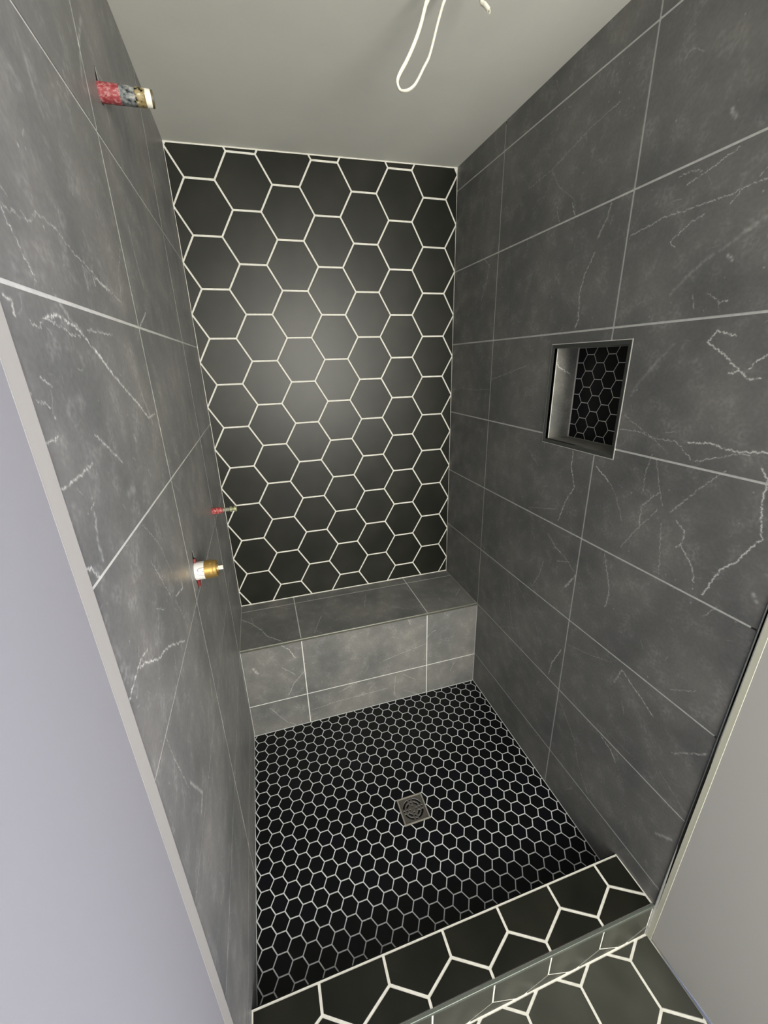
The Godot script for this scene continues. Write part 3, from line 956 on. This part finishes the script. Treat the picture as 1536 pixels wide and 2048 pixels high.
func build_drain(steel: Material) -> void:
	var c := Vector3(0.5916, 0, 0.9128)
	var d := thing("floor_drain", c)
	tag(d, "square stainless steel drain with a round slotted pattern in the black mosaic", "drain")
	var st := begin()
	var h := 0.0510
	for q in [[-h, h, -h, -h + 0.004], [-h, h, h - 0.004, h], [-h, -h + 0.004, -h + 0.004, h - 0.004], [h - 0.004, h, -h + 0.004, h - 0.004]]:
		box(st, Vector3(q[0], -0.008, q[2]), Vector3(q[1], 0.0022, q[3]))
	put("frame", st.commit(), steel, d)
	var plate := CSGBox3D.new()
	plate.name = "grate"
	plate.size = Vector3(0.092, 0.0016, 0.092)
	plate.position = Vector3(0, -0.0006, 0)
	plate.material = mat(Color(0.42, 0.41, 0.39), 0.40, 0.6)
	d.add_child(plate, true)
	var cut := func(p: PackedVector2Array, k: int) -> void:
		var g := CSGPolygon3D.new()
		g.name = "slot_%03d" % k
		g.operation = CSGShape3D.OPERATION_SUBTRACTION
		g.polygon = p
		g.depth = 0.03
		g.rotation.x = -PI / 2.0
		g.position = Vector3(0, 0.015, 0)
		plate.add_child(g, true)
	var k := 0
	for i in 4:
		var a := i * PI / 2.0 + 0.04
		cut.call(arc_slot(0.0328, 0.0405, a + 0.26, a + PI / 2.0 - 0.26), k)
		cut.call(arc_slot(0.0200, 0.0278, a + 0.40, a + PI / 2.0 - 0.40), k + 1)
		for r in [0.0125, 0.0245, 0.0370]:
			cut.call(disc(Vector2.from_angle(a) * r, 0.0038 if r > 0.02 else 0.0032, 10), k + 2 + int(r * 100))
		k += 8
	var well := begin()
	box(well, Vector3(-0.050, -0.0150, -0.050), Vector3(0.050, -0.0100, 0.050))
	put("sump", well.commit(), mat(Color(0.02, 0.02, 0.02), 0.8), d)

func leaning(st: SurfaceTool, x0: float, x1: float, z_lo: float, z_hi: float, wid: float, y0: float, y1: float) -> void:
	# an upright strip whose face looks along x; both ends of its foot and head are given
	var n := signf(x1 - x0)
	var p := PackedVector2Array([Vector2(z_lo, y0), Vector2(z_lo + wid, y0), Vector2(z_hi + wid, y1), Vector2(z_hi, y1)])
	if n > 0.0:
		slab(st, flip_x(p), Vector3(x1, 0, 0), Vector3(0, 0, -1), Vector3.UP, absf(x1 - x0), 0.0004)
	else:
		slab(st, p, Vector3(x1, 0, 0), Vector3(0, 0, 1), Vector3.UP, absf(x1 - x0), 0.0004)

func build_trims() -> void:
	var pvc := mat(Color(0.69, 0.68, 0.66), 0.45)
	var st := begin()
	leaning(st, -0.0105, 0.0042, 1.4392, 1.4980, 0.0305, ROOM_Y, CEIL)
	tag(put("trim_1", st.commit(), pvc), "white vertical trim strip between left shower tiles and painted wall", "trim", "structure")
	st = begin()
	leaning(st, -0.0105, 0.0012, 1.4375, 1.4963, 0.0020, ROOM_Y, CEIL)
	tag(put("trim_2", st.commit(), mat(Color(0.10, 0.10, 0.11), 0.5)), "thin dark joint at the edge of the left shower tiles", "trim", "structure")
	st = begin()
	leaning(st, W + 0.0105, W - 0.0012, 1.4608, 1.5123, 0.0030, CURB_Y, CEIL)
	tag(put("trim_3", st.commit(), mat(Color(0.45, 0.47, 0.47), 0.3, 0.8)), "slim metal edge on the right shower tiles", "trim", "structure")
	st = begin()
	leaning(st, W + 0.0105, W + 0.0020, 1.4635, 1.5150, 0.0040, CURB_Y, CEIL)
	tag(put("trim_4", st.commit(), mat(Color(0.07, 0.07, 0.07), 0.6)), "dark gap beside the metal edge of the right tiles", "trim", "structure")
	st = begin()
	leaning(st, W + 0.0105, W + 0.0012, 1.4670, 1.5185, 0.0130, ROOM_Y + 0.004, CEIL)
	tag(put("trim_5", st.commit(), mat(Color(0.80, 0.80, 0.73), 0.8)), "cream filler strip where right tiles meet the painted wall", "trim", "structure")

func foot_strip() -> void:
	var st := begin()
	slab(st, PackedVector2Array([Vector2(1.52, ROOM_Y + 0.005), Vector2(1.95, ROOM_Y + 0.005), Vector2(1.95, ROOM_Y + 0.030), Vector2(1.62, ROOM_Y + 0.016)]), Vector3(W + 0.0008, 0, 0), Vector3(0, 0, 1), Vector3.UP, 0.002, 0.0)
	tag(put("trim_6", st.commit(), mat(Color(0.62, 0.66, 0.77), 0.7)), "pale blue strip along the foot of the right painted wall", "trim", "structure")

func blotch(c: Array, sd: int, freq: float, rough: float) -> StandardMaterial3D:
	var size := 128
	var im := Image.create_empty(size, size, false, Image.FORMAT_RGB8)
	var g := noise(freq, sd, 3).get_seamless_image(size, size).get_data()
	for y in size:
		for x in size:
			var t := g[y * size + x] / 255.0 * (c.size() - 0.01)
			im.set_pixel(x, y, c[int(t)])
	var m := mat(Color.WHITE, rough)
	m.albedo_texture = ImageTexture.create_from_image(im)
	m.uv1_scale = Vector3(2.0, 14.0, 1.0)
	return m

func build_shower_pipe() -> void:
	var t := thing("pipe_stub", Vector3(0, 2.115, 0.881))
	tag(t, "capped pipe stub with red sleeve high on the left wall near the ceiling", "pipe")
	var ax := Vector3.RIGHT
	put("red_sleeve", lathe_mesh(Vector3.ZERO, ax, PackedVector2Array([Vector2(-0.006, 0.0148), Vector2(0.030, 0.0150), Vector2(0.034, 0.0146), Vector2(0.036, 0.012)])), blotch([Color(0.44, 0.14, 0.16), Color(0.52, 0.19, 0.21), Color(0.56, 0.26, 0.28), Color(0.62, 0.44, 0.43), Color(0.50, 0.18, 0.20)], 3, 0.05, 0.5), t)
	put("grey_coupling", lathe_mesh(Vector3.ZERO, ax, PackedVector2Array([Vector2(0.032, 0.0128), Vector2(0.034, 0.0145), Vector2(0.058, 0.0145), Vector2(0.060, 0.0130)])), blotch([Color(0.10, 0.10, 0.10), Color(0.33, 0.35, 0.36), Color(0.45, 0.46, 0.46), Color(0.58, 0.58, 0.56)], 5, 0.035, 0.5), t)
	put("brass_ring", lathe_mesh(Vector3.ZERO, ax, PackedVector2Array([Vector2(0.058, 0.0132), Vector2(0.060, 0.0140), Vector2(0.074, 0.0140), Vector2(0.076, 0.0120)])), blotch([Color(0.08, 0.07, 0.05), Color(0.48, 0.42, 0.28), Color(0.55, 0.50, 0.36), Color(0.72, 0.70, 0.62)], 8, 0.03, 0.4), t)
	put("white_cap", lathe_mesh(Vector3.ZERO, Vector3(1, 0.05, -0.12), PackedVector2Array([Vector2(0.073, 0.0118), Vector2(0.074, 0.0138), Vector2(0.083, 0.0138), Vector2(0.085, 0.0128), Vector2(0.085, 0.0)])), mat(Color(0.88, 0.87, 0.82), 0.45), t)
	put("end_ring", lathe_mesh(Vector3.ZERO, Vector3(1, 0.05, -0.12), PackedVector2Array([Vector2(0.084, 0.0132), Vector2(0.088, 0.0132), Vector2(0.0885, 0.010), Vector2(0.086, 0.009), Vector2(0.086, 0.0)])), mat(Color(0.30, 0.27, 0.18), 0.5), t)

func build_valve() -> void:
	var t := thing("shower_valve", Vector3(0, 1.1476, 0.905))
	tag(t, "brass shower valve with white collar and stem on the left wall", "valve")
	var ax := Vector3.RIGHT
	# white collar with its printed marks
	var im := Image.create_empty(256, 128, false, Image.FORMAT_RGB8)
	im.fill(Color(0.84, 0.83, 0.82))
	for q in 8:
		var x0 := q * 32
		if q % 2 == 0:
			for k in 40:
				im.fill_rect(Rect2i((x0 + k / 3) % 250, 20 + k * 2, 1, 3), Color(0.15, 0.15, 0.16))
		else:
			for k in 40:
				var a := TAU * k / 46.0
				im.fill_rect(Rect2i(clampi(int(x0 + 12 + cos(a) * 9.0), 0, 253), int(64 + sin(a) * 40.0), 2, 5), Color(0.35, 0.35, 0.36))
	var pm := mat(Color.WHITE, 0.45)
	pm.albedo_texture = ImageTexture.create_from_image(im)
	pm.uv1_scale = Vector3(1.0, 28.0, 1.0)
	put("white_collar", lathe_mesh(Vector3.ZERO, ax, PackedVector2Array([Vector2(-0.006, 0.0235), Vector2(0.0215, 0.0235), Vector2(0.0225, 0.0225), Vector2(0.0225, 0.018)])), pm, t)
	var brass := mat(Color(0.74, 0.61, 0.36), 0.36, 0.8)
	put("brass_body", lathe_mesh(Vector3.ZERO, ax, PackedVector2Array([Vector2(0.0215, 0.0225), Vector2(0.0225, 0.0240), Vector2(0.042, 0.0240), Vector2(0.0435, 0.0230), Vector2(0.0435, 0.0222), Vector2(0.050, 0.0222), Vector2(0.0520, 0.0205), Vector2(0.0520, 0.010), Vector2(0.0505, 0.0095), Vector2(0.0505, 0.0)]), 40), brass, t)
	var screw := mat(Color(0.80, 0.68, 0.42), 0.3, 0.9)
	for a in [0.5, 1.6, 3.6, 4.7]:
		var r := Vector3(0, cos(a), sin(a))
		put("set_screw", lathe_mesh(r * 0.0225 + Vector3(0.037, 0, 0), r, PackedVector2Array([Vector2(0, 0.0024), Vector2(0.0026, 0.0022), Vector2(0.0030, 0.0)]), 10), screw, t)
	put("stop_ring", lathe_mesh(Vector3.ZERO, ax, PackedVector2Array([Vector2(0.050, 0.0095), Vector2(0.054, 0.0095), Vector2(0.0545, 0.0088), Vector2(0.0545, 0.0)]), 24), mat(Color(0.80, 0.70, 0.46), 0.35, 0.7), t)
	# splined stem: a toothed outline pushed along the axis
	var tooth := PackedVector2Array()
	for i in 24:
		tooth.append(Vector2.from_angle(TAU * i / 24.0) * (0.0052 if i % 2 == 0 else 0.0043))
	var ss := begin()
	slab(ss, tooth, Vector3(0.066, 0, 0), Vector3(0, 0, -1), Vector3.UP, 0.014, 0.0006)
	put("stem", ss.commit(), mat(Color(0.88, 0.87, 0.80), 0.4), t)
	# red plastic tabs of the mounting ring, seen in the notches of the tile
	for s in [-1.0, 1.0]:
		var rs := begin()
		slab(rs, PackedVector2Array([Vector2(-0.004, 0.019 * s), Vector2(0.014, 0.019 * s), Vector2(0.010, (0.031 if s > 0.0 else 0.043) * s), Vector2(0.001, (0.033 if s > 0.0 else 0.046) * s)]), Vector3(0.004, 0, 0), Vector3(0, 0, -1), Vector3.UP, 0.011, 0.0006)
		put("red_tab", rs.commit(), mat(Color(0.46, 0.13, 0.13), 0.5), t)

func build_hand_pipe() -> void:
	var t := thing("pipe_stub", Vector3(0, 1.1445, 0.413))
	tag(t, "slim threaded pipe stub with red tape on the left wall beside the hexagons", "pipe")
	var ax := Vector3.RIGHT
	put("red_tape", lathe_mesh(Vector3.ZERO, ax, PackedVector2Array([Vector2(-0.006, 0.0125), Vector2(0.020, 0.0122), Vector2(0.034, 0.0108), Vector2(0.036, 0.007)])), blotch([Color(0.74, 0.71, 0.68), Color(0.60, 0.20, 0.21), Color(0.52, 0.15, 0.16), Color(0.66, 0.30, 0.30), Color(0.74, 0.68, 0.66)], 12, 0.04, 0.5), t)
	var th := PackedVector2Array()
	for i in 12:
		th.append(Vector2(0.033 + i * 0.0030, 0.0060 if i % 2 == 0 else 0.0076))
	put("threaded_nipple", lathe_mesh(Vector3.ZERO, ax, th, 20), mat(Color(0.60, 0.60, 0.54), 0.5, 0.3), t)
	put("end_flange", lathe_mesh(Vector3.ZERO, ax, PackedVector2Array([Vector2(0.060, 0.006), Vector2(0.061, 0.0108), Vector2(0.068, 0.0108), Vector2(0.069, 0.0065), Vector2(0.074, 0.0065), Vector2(0.075, 0.0112), Vector2(0.083, 0.0106), Vector2(0.085, 0.0080), Vector2(0.085, 0.0)]), 24), mat(Color(0.56, 0.57, 0.45), 0.5, 0.4), t)

func build_cables() -> void:
	var jacket := mat(Color(0.90, 0.89, 0.83), 0.5)
	tag(put("electrical_cable", cable_mesh(CABLE_LOOP, 0.0052, 0.0030, 1.25, 0.1), jacket), "white electrical cable hanging from the ceiling in a long narrow loop", "cable")
	var c := thing("electrical_cable", Vector3.ZERO)
	tag(c, "short cut end of white cable hanging from the ceiling beside the loop", "cable")
	put("jacket", cable_mesh(CABLE_END, 0.0046, 0.0030, 0.0, 0.3), jacket, c)
	put("bare_end", cable_mesh(CABLE_TIP, 0.0017, 0.0014, 0.0, 0.0), mat(Color(0.80, 0.78, 0.70), 0.5), c)
